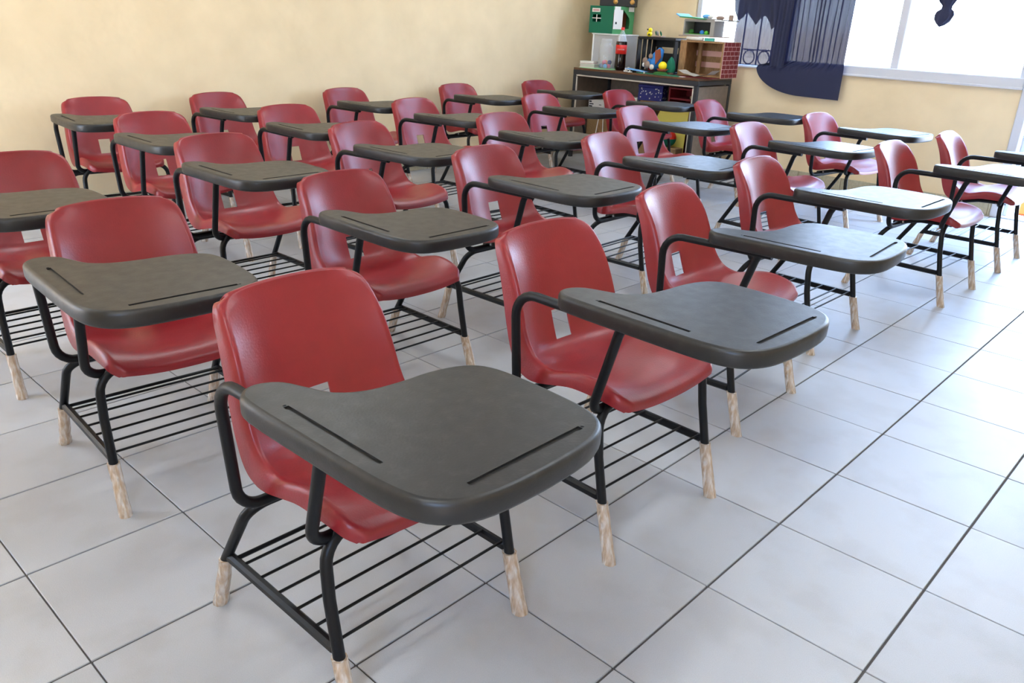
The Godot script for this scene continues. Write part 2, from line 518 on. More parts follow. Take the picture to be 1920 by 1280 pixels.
const TAB_TOP := 0.712
func tablet_mesh() -> ArrayMesh:
	var ctl := [Vector2(-.354, .150), Vector2(-.354, .30), Vector2(-.352, .44), Vector2(-.346, .520), Vector2(-.330, .570), Vector2(-.296, .604), Vector2(-.245, .622), Vector2(-.16, .628), Vector2(-.07, .626), Vector2(-.01, .616), Vector2(.036, .590), Vector2(.058, .545), Vector2(.066, .470), Vector2(.068, .390), Vector2(.064, .330), Vector2(.048, .290), Vector2(.012, .264), Vector2(-.045, .250), Vector2(-.110, .247), Vector2(-.175, .236), Vector2(-.220, .206), Vector2(-.240, .160), Vector2(-.258, .118), Vector2(-.284, .096), Vector2(-.315, .091), Vector2(-.341, .108)]
	var pts := PackedVector2Array()
	var n := ctl.size()
	for i in n:
		for k in 3:
			var seg := [ctl[(i + n - 1) % n], ctl[i], ctl[(i + 1) % n], ctl[(i + 2) % n]]
			pts.append(catmull(seg, 1.0 + k / 3.0))
	n = pts.size()
	var inset := func(d: float) -> PackedVector2Array:
		var r := PackedVector2Array()
		for i in n:
			var tg := (pts[(i + 1) % n] - pts[(i + n - 1) % n]).normalized()
			var nm := Vector2(-tg.y, tg.x)
			r.append(pts[i] + nm * d)
		return r
	var sgn := 1.0
	if not Geometry2D.is_point_in_polygon(inset.call(0.005)[2], pts):
		sgn = -1.0
	var st := begin()
	var prof := [[.0095, 0.0], [.006, -.0009], [.003, -.0030], [.001, -.0065], [0.0, -.011], [0.0005, -.033], [.003, -.039], [.009, -.042]]
	var rings := []
	for p in prof:
		rings.append(inset.call(sgn * p[0]))
	var y := TAB_TOP
	st.set_smooth_group(1)
	var flip := Geometry2D.is_polygon_clockwise(pts)
	for k in prof.size() - 1:
		for i in n:
			var j := (i + 1) % n
			var a := Vector3(rings[k][i].x, y + prof[k][1], rings[k][i].y)
			var b := Vector3(rings[k][j].x, y + prof[k][1], rings[k][j].y)
			var c := Vector3(rings[k + 1][j].x, y + prof[k + 1][1], rings[k + 1][j].y)
			var d := Vector3(rings[k + 1][i].x, y + prof[k + 1][1], rings[k + 1][i].y)
			var out2: Vector2 = (pts[i] + pts[j]) / 2 - ((rings[0][i] + rings[0][j]) / 2)
			var nn := (b - a).cross(c - a)
			if nn.dot(Vector3(out2.x, 0.002, out2.y)) > 0 and k < 6 or k >= 6 and nn.y < 0:
				quad(st, a, b, c, d)
			else:
				quad(st, a, d, c, b)
	# top, cut along the two pencil grooves
	var top: PackedVector2Array = rings[0]
	var gx := -.313
	var gz := .580
	var hw := .0052
	var dp := .004
	var g1 := PackedVector2Array([Vector2(gx - hw, .205), Vector2(gx + hw, .205), Vector2(gx + hw, .452), Vector2(gx - hw, .452)])
	var g2 := PackedVector2Array([Vector2(-.258, gz - hw), Vector2(-.008, gz - hw), Vector2(-.008, gz + hw), Vector2(-.258, gz + hw)])
	var rect := func(x0: float, z0: float, x1: float, z1: float) -> PackedVector2Array:
		return PackedVector2Array([Vector2(x0, z0), Vector2(x1, z0), Vector2(x1, z1), Vector2(x0, z1)])
	for piece in [rect.call(-1.0, -1.0, gx, 2.0), rect.call(gx, -1.0, 1.0, gz), rect.call(gx, gz, 1.0, 2.0)]:
		for pl in Geometry2D.intersect_polygons(top, piece):
			for p1 in Geometry2D.clip_polygons(pl, g1):
				for p2 in Geometry2D.clip_polygons(p1, g2):
					var idx := Geometry2D.triangulate_polygon(p2)
					for i in range(0, idx.size(), 3):
						flat_tri(st, p2[idx[i]], p2[idx[i + 1]], p2[idx[i + 2]], y, true)
	st.set_smooth_group(-1)
	for g in [g1, g2]:
		var m := Vector2.ZERO
		for q in g:
			m += q / 4
		flat_tri(st, g[0], g[1], g[2], y - dp, true)
		flat_tri(st, g[0], g[2], g[3], y - dp, true)
		for i in 4:
			var a: Vector2 = g[i]
			var b: Vector2 = g[(i + 1) % 4]
			var A := Vector3(a.x, y, a.y)
			var B := Vector3(b.x, y, b.y)
			var D := Vector3(0, -dp, 0)
			var nn := (B - A).cross(B + D - A)
			var inw := m - (a + b) / 2
			if nn.dot(Vector3(inw.x, 0, inw.y)) > 0:
				quad(st, A, B, B + D, A + D)
			else:
				quad(st, A, A + D, B + D, B)
	# underside
	var low: PackedVector2Array = rings[prof.size() - 1]
	var il := Geometry2D.triangulate_polygon(low)
	for i in range(0, il.size(), 3):
		flat_tri(st, low[il[i]], low[il[i + 1]], low[il[i + 2]], y - .042, false)
	return done(st)

func wrap_mesh(foot: Vector3, seed_: int) -> ArrayMesh:
	# a strip of wood bound to the leg with clear film: an uneven, slightly squashed sleeve; its origin is its top
	var rng := RandomNumberGenerator.new()
	rng.seed = seed_
	var st := begin()
	st.set_smooth_group(1)
	var sides := 10
	var rows := 8
	var R := []
	for i in rows + 1:
		var f := float(i) / rows
		var c := foot * f
		var r := 0.0172 + rng.randf_range(-.0010, .0012)
		if i >= rows - 1:
			r += 0.0016
		var ring := PackedVector3Array()
		for k in sides:
			var a := TAU * k / sides
			var rr := r * (1.0 + 0.05 * cos(2 * a + seed_)) + rng.randf_range(-.0007, .0007)
			ring.append(c + Vector3(cos(a) * rr, 0, sin(a) * rr))
		R.append(ring)
	for i in rows:
		for k in sides:
			var k2 := (k + 1) % sides
			quad(st, R[i][k], R[i][k2], R[i + 1][k2], R[i + 1][k])
	st.set_smooth_group(-1)
	for k in sides:
		var k2 := (k + 1) % sides
		tri(st, Vector3.ZERO, R[0][k2], R[0][k])
		tri(st, foot, R[rows][k], R[rows][k2])
	return done(st)

func make_chair() -> Node3D:
	var t := thing("tablet_chair", "", "chair")
	put("seat_shell", shell_mesh(), M.red, t)
	var tab := put("writing_tablet", tablet_mesh(), M.tablet, t)
	tab.set_meta("label", "charcoal moulded writing tablet")
	for q in [Vector3(-.313, TAB_TOP - .003, .200), Vector3(-.003, TAB_TOP - .003, .580)]:
		part_lathe("screw", [Vector2(0.005, 0), Vector2(0.005, 0.002), Vector2(0.003, 0.0035), Vector2(0, 0.004)], M.steel, tab, q, 8)
	for s in [-1.0, 1.0]:
		var fl := part_tube("leg", [[Vector3(.2425 * s, .130, .2225), 0], [Vector3(.241 * s, .27, .193), .06], [Vector3(.236 * s, .400, .176), .062], [Vector3(0, .400, .176), 0]], .0125, M.steel, t, 12)
		var rl := part_tube("leg", [[Vector3(.2425 * s, .130, -.2235), 0], [Vector3(.240 * s, .25, -.150), .05], [Vector3(.238 * s, .335, -.098), .055], [Vector3(0, .337, -.092), 0]], .0125, M.steel, t, 12)
		var f1 := Vector3(.2425 * s, .148, .2187)
		var w1 := put("leg_wrap", wrap_mesh(Vector3(.244 * s, 0, .262) - f1, 3 if s < 0 else 5), M.wrap, fl, f1)
		w1.set_meta("label", "wooden strip wrapped in clear film")
		var f2 := Vector3(.2425 * s, .145, -.2143)
		var w2 := put("leg_wrap", wrap_mesh(Vector3(.244 * s, 0, -.262) - f2, 8 if s < 0 else 11), M.wrap, rl, f2)
		w2.set_meta("label", "wooden strip wrapped in clear film")
		part_box("side_bar", Vector3(.2405 * s, .158, 0.002), Vector3(.020, .024, .41), M.steel, t, .006)
		var br := part_tube("seat_bracket", [[Vector3(.125 * s, .350, -.11), 0], [Vector3(.125 * s, .385, .03), .1], [Vector3(.125 * s, .392, .185), 0]], .011, M.steel, t, 8)
		for bz in [[-.055, .378], [.135, .398]]:
			part_lathe("bolt", [Vector2(0.006, -.006), Vector2(0.006, 0.002), Vector2(0.004, 0.004), Vector2(0, 0.0045)], M.bolt, br, Vector3(.14 * s, bz[1] - .012, bz[0]), 8)
	part_tube("rack_rod", [[Vector3(-.236, .168, -.168), 0], [Vector3(.236, .168, -.168), 0]], .0055, M.steel, t, 8)
	for z in [-.138, -.073, -.004, .066, .134, .198]:
		part_tube("rack_rod", [[Vector3(-.236, .168, z), 0], [Vector3(.236, .168, z), 0]], .0036, M.steel, t, 6)
	part_tube("arm_tube", [[Vector3(-.288, .659, .30), 0], [Vector3(-.285, .655, -.088), .075], [Vector3(-.262, .346, -.088), .055], [Vector3(-.115, .348, -.085), 0]], .0125, M.steel, t, 12)
	part_tube("arm_strut", [[Vector3(-.276, .669, .262), 0], [Vector3(-.272, .63, .241), .05], [Vector3(-.262, .392, .170), .048], [Vector3(-.115, .392, .165), 0]], .0125, M.steel, t, 12)
	return t

# x, z, turn in degrees, how much the wrapped feet lift the chair; rows from the plain wall outwards, each from the window wall
const CHAIRS := [
	[[-3.190, -5.272, 85.1, -0.003], [-3.203, -4.240, 87.9, -0.008], [-3.216, -3.080, 91.8, -0.011], [-3.244, -2.043, 94.0, -0.013], [-3.204, -1.191, 85.2, -0.010]],
	[[-2.232, -5.286, 88.3, -0.007], [-2.281, -4.291, 88.0, -0.011], [-2.312, -3.020, 93.7, 0.001], [-2.339, -2.004, 88.0, -0.003], [-2.299, -1.146, 90.1, 0.001]],
	[[-1.327, -5.308, 91.5, -0.005], [-1.301, -4.223, 84.1, -0.005], [-1.407, -2.933, 86.1, 0.002], [-1.435, -1.898, 94.0, 0.005], [-1.395, -1.043, 90.6, 0.003], [-1.298, -0.165, 89.8, 0.005]],
	[[-0.402, -5.301, 83.3, -0.011], [-0.338, -4.122, 85.1, -0.005], [-0.472, -2.799, 91.1, 0.003], [-0.443, -1.850, 90.6, 0.012], [-0.455, -1.065, 89.4, -0.027], [-0.336, -0.139, 86.6, -0.002]],
	[[0.629, -4.953, 91.1, 0.002], [0.620, -3.965, 87.6, 0.013], [0.433, -2.774, 89.3, 0.003], [0.566, -1.824, 93.5, 0.004], [0.713, -0.945, 88.2, 0.018], [0.673, -0.138, 90.3, 0.005]],
]

func chairs() -> void:
	var proto := make_chair()
	var nth := ["first", "second", "third", "fourth", "fifth", "sixth"]
	var rows := ["row along the cream wall", "second row from cream wall", "third row from cream wall", "fourth row from cream wall", "fifth row from cream wall"]
	var start := true
	for r in CHAIRS.size():
		for k in CHAIRS[r].size():
			var c = CHAIRS[r][k]
			var o: Node3D = proto
			if not start:
				o = proto.duplicate()
				o.name = numbered("tablet_chair")
				add_child(o)
			start = false
			o.position = Vector3(c[0], c[3], c[1])
			o.rotation.y = deg_to_rad(c[2])
			o.set_meta("label", "red shell chair with black tablet, %s from window wall in %s" % [nth[k], rows[r]])
			o.set_meta("group", "red tablet chairs in rows")
			for leg in o.get_children():
				for w in leg.get_children():
					if String(w.name).begins_with("leg_wrap"):
						w.scale.y = (w.position.y + c[3]) / w.position.y


# ------------------------------------------------------------------ the room
func in_view(p: Vector3, cam: Camera3D) -> bool:
	var q := cam.transform.affine_inverse() * p
	if q.z > -0.2:
		return false
	var f := tan(deg_to_rad(cam.fov) / 2)
	return absf(q.y / -q.z) < f * 1.12 and absf(q.x / -q.z) < f * 1.5 * 1.12

func floor_and_shell(cam: Camera3D) -> void:
	var st := begin()
	add_box(st, Vector3((WALL_L + WALL_R) / 2, -.06, (WALL_B + WALL_F) / 2), Vector3(WALL_R - WALL_L + .4, .112, WALL_F - WALL_B + .4))
	var fl := struct("floor", done(st), M.grout)
	# tiles: grid lines at whole multiples of TILE
	var tile := begin()
	add_box(tile, Vector3(0, -.003, 0), Vector3(TILE - .006, .0062, TILE - .004), .0012)
	var tm := done(tile)
	var rest := begin()
	var rng := RandomNumberGenerator.new()
	rng.seed = 11
	var cells := []
	for i in range(-10, 12):
		for j in range(-17, 6):
			var x := (i + .5) * TILE
			var z := (j + .5) * TILE
			if x - TILE / 2 > WALL_R or z - TILE / 2 > WALL_F or x + TILE / 2 < WALL_L or z + TILE / 2 < WALL_B:
				continue
			cells.append([Vector3(x, 0, z), Vector3(x, 0, z).distance_to(cam.position)])
	cells.sort_custom(func(a, b): return a[1] < b[1])
	var n := 0
	for c in cells:
		var p: Vector3 = c[0]
		var x0 := maxf(p.x - TILE / 2 + .003, WALL_L)
		var x1 := minf(p.x + TILE / 2 - .003, WALL_R)
		var z0 := maxf(p.z - TILE / 2 + .002, WALL_B)
		var z1 := minf(p.z + TILE / 2 - .002, WALL_F)
		if x1 - x0 < .01 or z1 - z0 < .01:
			continue
		var cut := x1 - x0 < TILE - .01 or z1 - z0 < TILE - .01
		var seen := false
		for d in [Vector3.ZERO, Vector3(.19, 0, .19), Vector3(-.19, 0, .19), Vector3(.19, 0, -.19), Vector3(-.19, 0, -.19)]:
			seen = seen or in_view(p + d, cam)
		var jig := rng.randf_range(-.0004, .0004)
		var v := rng.randi() % 4
		if seen and n < 300:
			var m := tm
			var at := Vector3(p.x, jig, p.z)
			if cut:
				var s := begin()
				add_box(s, Vector3(0, -.003, 0), Vector3(x1 - x0, .0062, z1 - z0), .0012)
				m = done(s)
				at = Vector3((x0 + x1) / 2, jig, (z0 + z1) / 2)
			put("tile", m, M["tile%d" % v], fl, at)
			n += 1
		else:
			add_box(rest, Vector3((x0 + x1) / 2, -.003 + jig, (z0 + z1) / 2), Vector3(x1 - x0, .0062, z1 - z0), .0012)
	var r := put("far_tiles", done(rest), M.tile0, fl)
	r.set_meta("kind", "stuff")

	# walls with thickness; openings left between the boxes
	st = begin()
	add_box(st, Vector3(WALL_L - .1, TOP / 2, (WALL_B + WALL_F) / 2), Vector3(.2, TOP, WALL_F - WALL_B + .4))
	struct("wall_left", done(st), M.cream)
	st = begin()
	add_box(st, Vector3(WALL_R + .1, TOP / 2, (WALL_B + WALL_F) / 2), Vector3(.2, TOP, WALL_F - WALL_B + .4))
	struct("wall_right", done(st), M.cream)
	st = begin()
	var zc := WALL_B - .1
	for b in [[WALL_L, -2.52, 0, TOP], [-2.52, .39, 0, .965], [-2.52, 1.55, 2.4, TOP], [1.55, WALL_R, 0, TOP]]:
		add_box(st, Vector3((b[0] + b[1]) / 2, (b[2] + b[3]) / 2, zc), Vector3(b[1] - b[0], b[3] - b[2], .2))
	struct("wall_back", done(st), M.cream)
	st = begin()
	zc = WALL_F + .1
	for b in [[WALL_L, -3.3, 0, TOP], [-2.4, 2.2, 0, TOP], [-3.3, -2.4, 2.2, TOP], [2.2, 3.4, 0, 1.0], [2.2, 3.4, 2.3, TOP], [3.4, WALL_R, 0, TOP]]:
		add_box(st, Vector3((b[0] + b[1]) / 2, (b[2] + b[3]) / 2, zc), Vector3(b[1] - b[0], b[3] - b[2], .2))
	struct("wall_front", done(st), M.cream)
	st = begin()
	add_box(st, Vector3((WALL_L + WALL_R) / 2, TOP + .1, (WALL_B + WALL_F) / 2), Vector3(WALL_R - WALL_L + .4, .2, WALL_F - WALL_B + .4))
	struct("ceiling", done(st), M.ceiling)

	# skirting tiles along the two visible walls
	var sk := Node3D.new()
	sk.name = "baseboard_back"
	sk.set_meta("kind", "structure")
	add_child(sk)
	var x := WALL_L + .02
	while x < .38:
		var w := minf(TILE - .004, .385 - x)
		part_box("skirting_tile", Vector3(x + w / 2, .055, WALL_B + .005), Vector3(w, .108, .010), M.skirting, sk, .002)
		x += TILE
	sk = Node3D.new()
	sk.name = "baseboard_left"
	sk.set_meta("kind", "structure")
	add_child(sk)
	var z := WALL_B + .012
	while z < WALL_F - .1:
		part_box("skirting_tile", Vector3(WALL_L + .005, .055, z + TILE / 2), Vector3(.010, .108, TILE - .004), M.skirting, sk, .002)
		z += TILE

func ceiling_lamp(p: Array) -> void:
	var o := thing("ceiling_lamp", "white fluorescent ceiling lamp near the " + p[2], "lamp", Vector3(p[0], TOP, p[1]), 0, "ceiling lamps over the chairs")
	part_box("housing", Vector3(0, -.03, 0), Vector3(.30, .06, 1.26), M.white, o, .006)
	part_box("diffuser", Vector3(0, -.066, 0), Vector3(.26, .012, 1.2), M.lamp_glow, o, .004)
	var l := AreaLight3D.new()
	l.name = "tube_light"
	l.area_size = Vector2(.26, 1.2)
	l.light_color = Color(0.92, 0.97, 1.0)
	l.light_energy = LAMP_ENERGY
	l.area_range = 14.0
	l.shadow_enabled = true
	o.add_child(l)
	l.position = Vector3(0, -.076, 0)
	l.rotation.x = -PI / 2

func window_wall() -> void:
	# aluminium window in three lights, its sill rail at the height of the wall below
	var w := Node3D.new()
	w.name = "window_1"
	w.set_meta("kind", "structure")
	add_child(w)
	var z := WALL_B - .05
	part_box("bottom_rail", Vector3(-.585, 1.008, WALL_B - .035), Vector3(1.95, .086, .10), M.alu, w, .006)
	part_box("bottom_rail", Vector3(-2.04, .978, WALL_B - .035), Vector3(.96, .026, .10), M.alu, w, .004)
	part_box("sill_ledge", Vector3(-1.065, .975, WALL_B + .008), Vector3(2.91, .018, .05), M.alu, w, .004)
	part_box("top_rail", Vector3(-1.065, 2.37, z), Vector3(2.91, .06, .08), M.alu, w, .004)
	for mx in [[-2.49, .05], [-1.56, .06], [-.588, .066], [.368, .05]]:
		part_box("mullion", Vector3(mx[0], 1.70, z), Vector3(mx[1], 1.31, .075), M.alu, w, .006)
	for px in [[-2.465, -1.59], [-1.53, -.621], [-.555, .343]]:
		part_box("pane", Vector3((px[0] + px[1]) / 2, 1.695, z - .01), Vector3(px[1] - px[0], 1.29, .004), M.glass, w, 0)
	# door frame beside it, open to the yard
	var d := Node3D.new()
	d.name = "door_1"
	d.set_meta("kind", "structure")
	add_child(d)
	part_box("jamb", Vector3(.425, 1.2, WALL_B - .04), Vector3(.07, 2.4, .12), M.alu, d, .006)
	part_box("jamb", Vector3(1.515, 1.2, WALL_B - .04), Vector3(.07, 2.4, .12), M.alu, d, .006)
	part_box("head", Vector3(.97, 2.36, WALL_B - .04), Vector3(1.02, .07, .12), M.alu, d, .006)
	part_box("stile", Vector3(.478, 1.15, WALL_B - .10), Vector3(.03, 2.28, .05), M.alu, d, .004)
	part_box("threshold", Vector3(.97, .004, WALL_B - .10), Vector3(1.02, .012, .20), M.alu, d, .003)
	# window behind the viewer
	var w3 := Node3D.new()
	w3.name = "window_2"
	w3.set_meta("kind", "structure")
	add_child(w3)
	part_box("bottom_rail", Vector3(2.8, 1.03, WALL_F + .05), Vector3(1.2, .06, .10), M.alu, w3, .006)
	for mx in [2.23, 2.8, 3.37]:
		part_box("mullion", Vector3(mx, 1.66, WALL_F + .05), Vector3(.05, 1.26, .075), M.alu, w3, .006)
	# yard outside
	var st := begin()
	add_box(st, Vector3(.5, -.16, WALL_B - 6.2), Vector3(24, .2, 12), 0)
	add_box(st, Vector3(.5, -.16, WALL_F + 6.2), Vector3(24, .2, 12), 0)
	struct("yard_ground", done(st), M.concrete)
	# a stub of wood outside the open door
	var stub := thing("wooden_post", "short orange wooden post standing outside the open door", "post", Vector3(.50, -.06, WALL_B - .62))
	part_box("post", Vector3(0, .085, 0), Vector3(.06, .15, .06), M.orange, stub, .006)
	part_box("foot", Vector3(0, .005, 0), Vector3(.075, .010, .075), M.rust, stub, .002)
	# iron grille outside the first light
	var g := thing("window_grille", "black iron window grille with rings, seen through the navy curtain", "grille", Vector3(0, 0, WALL_B - .12))
	for bx in [-2.045, -1.885, -1.745, -1.605]:
		part_tube("bar", [[Vector3(bx, .97, 0), 0], [Vector3(bx, 2.38, 0), 0]], .008, M.iron, g, 8)
	for ry in [.985, 1.12]:
		part_box("rail", Vector3(-1.825, ry, 0), Vector3(.45, .012, .012), M.iron, g, .002)
	for rx in [-1.965, -1.815, -1.675]:
		var pts := []
		for k in 25:
			pts.append([Vector3(rx + .056 * cos(TAU * k / 24), 1.053 + .06 * sin(TAU * k / 24), 0), 0])
		part_tube("ring", pts, .006, M.iron, g, 6)

func cloth(f: Callable, nu: int, nv: int, thick := 0.0012) -> ArrayMesh:
	# f(u, v) -> point; a sheet of cloth with a little thickness
	var st := begin()
	var P := []
	var Q := []
	for i in nu + 1:
		var a := PackedVector3Array()
		for j in nv + 1:
			a.append(f.call(float(i) / nu, float(j) / nv))
		P.append(a)
	for i in nu + 1:
		var b := PackedVector3Array()
		for j in nv + 1:
			var du: Vector3 = P[mini(i + 1, nu)][j] - P[maxi(i - 1, 0)][j]
			var dv: Vector3 = P[i][mini(j + 1, nv)] - P[i][maxi(j - 1, 0)]
			b.append(P[i][j] + du.cross(dv).normalized() * -thick)
		Q.append(b)
	st.set_smooth_group(1)
	for i in nu:
		for j in nv:
			quad(st, P[i][j], P[i + 1][j], P[i + 1][j + 1], P[i][j + 1])
	return done(st)

func curtains() -> void:
	var t := thing("window_curtain", "sheer navy curtain pulled across window, corner hanging below the sill", "curtain", Vector3(0, 0, WALL_B + .055))
	part_tube("curtain_rod", [[Vector3(-2.6, 2.42, 0), 0], [Vector3(.5, 2.42, 0), 0]], .01, M.iron, t, 8)
	# main sheet: hem falls from the sill on the left to below it on the right
	var hem := func(u: float) -> float:
		var x := lerpf(-1.80, -.972, u)
		var k := clampf((x + 1.78) / .45, 0.0, 1.0)
		return 0.995 - .225 * sqrt(1.0 - (1.0 - k) * (1.0 - k)) - .010 * u
	var main := func(u: float, v: float) -> Vector3:
		var y := lerpf(hem.call(u), 2.41, v)
		var full: float = smoothstep(.985, 1.05, y)
		var x := lerpf(lerpf(-1.80, -1.60, full), -.972, u)
		var amp: float = smoothstep(.985, 1.10, y)
		var ph := 78.0 * u + 2.2 * sin(9.0 * u + 1.0) + 1.1 * sin(3.0 * y + 6.0 * u) + 1.6 * sin(23.0 * u)
		return Vector3(x + amp * .014 * sin(ph) * sin(PI * minf(u * 6.0, minf((1.0 - u) * 6.0, .5))), y, .004 + amp * .015 * (cos(ph) + .4 * sin(u * 133.0 + 2.1)))
	put("main_sheet", cloth(main, 260, 44), M.curtain, t)
	# thinner left sheet ending at the sill
	var leftm := func(u: float, v: float) -> Vector3:
		var x := lerpf(-2.06, -1.60, u)
		var y := lerpf(.992, 2.41, v)
		return Vector3(x, y, -.020 + .010 * sin(u * 40.0 + 1.5 * sin(3.0 * y)))
	put("left_sheet", cloth(leftm, 60, 24), M.curtain_thin, t)
	# gathered swags lying over the left sheet
	var sw := func(u: float, v: float) -> Vector3:
		var x := lerpf(-2.075, -1.57, u)
		var pt := absf(fposmod(u * 3.0 + .12, 1.0) - .5) * 2.0
		var bot := 1.44 - .10 * u + .10 * pt - .06
		var y := lerpf(bot, 2.41, v)
		return Vector3(x, y, .022 + .016 * sin(u * 26.0 + 4.0 * y) + .01 * sin(y * 21.0 + u * 9.0))
	put("swag", cloth(sw, 60, 24), M.curtain, t)
	var band := func(u: float, v: float) -> Vector3:
		var x := lerpf(-1.64, -1.50, u) + .02 * v
		var y := lerpf(1.0, 2.41, v)
		return Vector3(x, y, .034 + .010 * sin(u * 14.0))
	put("gathered_band", cloth(band, 20, 12), M.curtain, t)
	# knotted end of another curtain
	var k := thing("knotted_curtain", "dark curtain end tied in a knot, hanging before the bright window", "curtain", Vector3(-.265, 0, WALL_B + .06))
	var st := begin()
	var prof := [[1.392, .0, .02], [1.402, .032, .014], [1.43, .058, .004], [1.462, .066, 0.0], [1.488, .058, .0], [1.512, .036, -.004], [1.535, .034, -.006], [1.56, .052, 0.0], [1.60, .074, .004], [1.75, .085, .006], [2.41, .11, 0.0]]
	st.set_smooth_group(1)
	var rings := []
	for p in prof:
		var ring := PackedVector3Array()
		for a in 28:
			var ang := TAU * a / 28.0
			var r: float = p[1] * (1.0 + .14 * sin(ang * 7.0 + p[0] * 9.0))
			ring.append(Vector3(-p[2] + cos(ang) * r, p[0] + .012 * sin(ang * 2.0 + .8) * (1.0 if p[0] < 1.5 else 0.0), sin(ang) * r * .38))
		rings.append(ring)
	for i in rings.size() - 1:
		for a in 28:
			var b := (a + 1) % 28
			quad(st, rings[i][b], rings[i][a], rings[i + 1][a], rings[i + 1][b])
	put("cloth", done(st), M.curtain, k)


# ------------------------------------------------------------------ the corner table and what lies on and under it
func corner_table() -> void:
	var x0 := -3.40
	var x1 := -1.98
	var z0 := -6.38
	var z1 := -5.78
	var t := thing("work_table", "brown topped work table with dark steel frame and taupe side panels", "table", Vector3((x0 + x1) / 2, 0, (z0 + z1) / 2))
	var hx := (x1 - x0) / 2
	var hz := (z1 - z0) / 2
	part_box("table_top", Vector3(0, H - .010, 0), Vector3(2 * hx, .020, 2 * hz), M.brown_top, t, .003)
	for s in [-1.0, 1.0]:
		part_box("rail", Vector3(0, H - .041, s * (hz - .012)), Vector3(2 * hx, .042, .024), M.dark_frame, t, .002)
		part_box("rail", Vector3(s * (hx - .012), H - .041, 0), Vector3(.024, .042, 2 * hz - .05), M.dark_frame, t, .002)
		for s2 in [-1.0, 1.0]:
			part_box("leg", Vector3(s * (hx - .018), (H - .062) / 2, s2 * (hz - .018)), Vector3(.036, H - .062, .036), M.dark_frame, t, .003)
		part_box("side_panel", Vector3(s * (hx - .010), .46, 0), Vector3(.008, .68, 2 * hz - .074), M.taupe, t, .001)
		part_box("edge_strip", Vector3(s * (hx - .043), .43, hz - .010), Vector3(.012, .72, .014), M.light_edge, t, .001)
	part_box("edge_strip", Vector3(0, H - .071, hz - .010), Vector3(2 * hx - .078, .012, .014), M.light_edge, t, .001)
	part_box("back_panel", Vector3(0, .46, -hz + .010), Vector3(2 * hx - .08, .68, .008), M.taupe, t, .001)

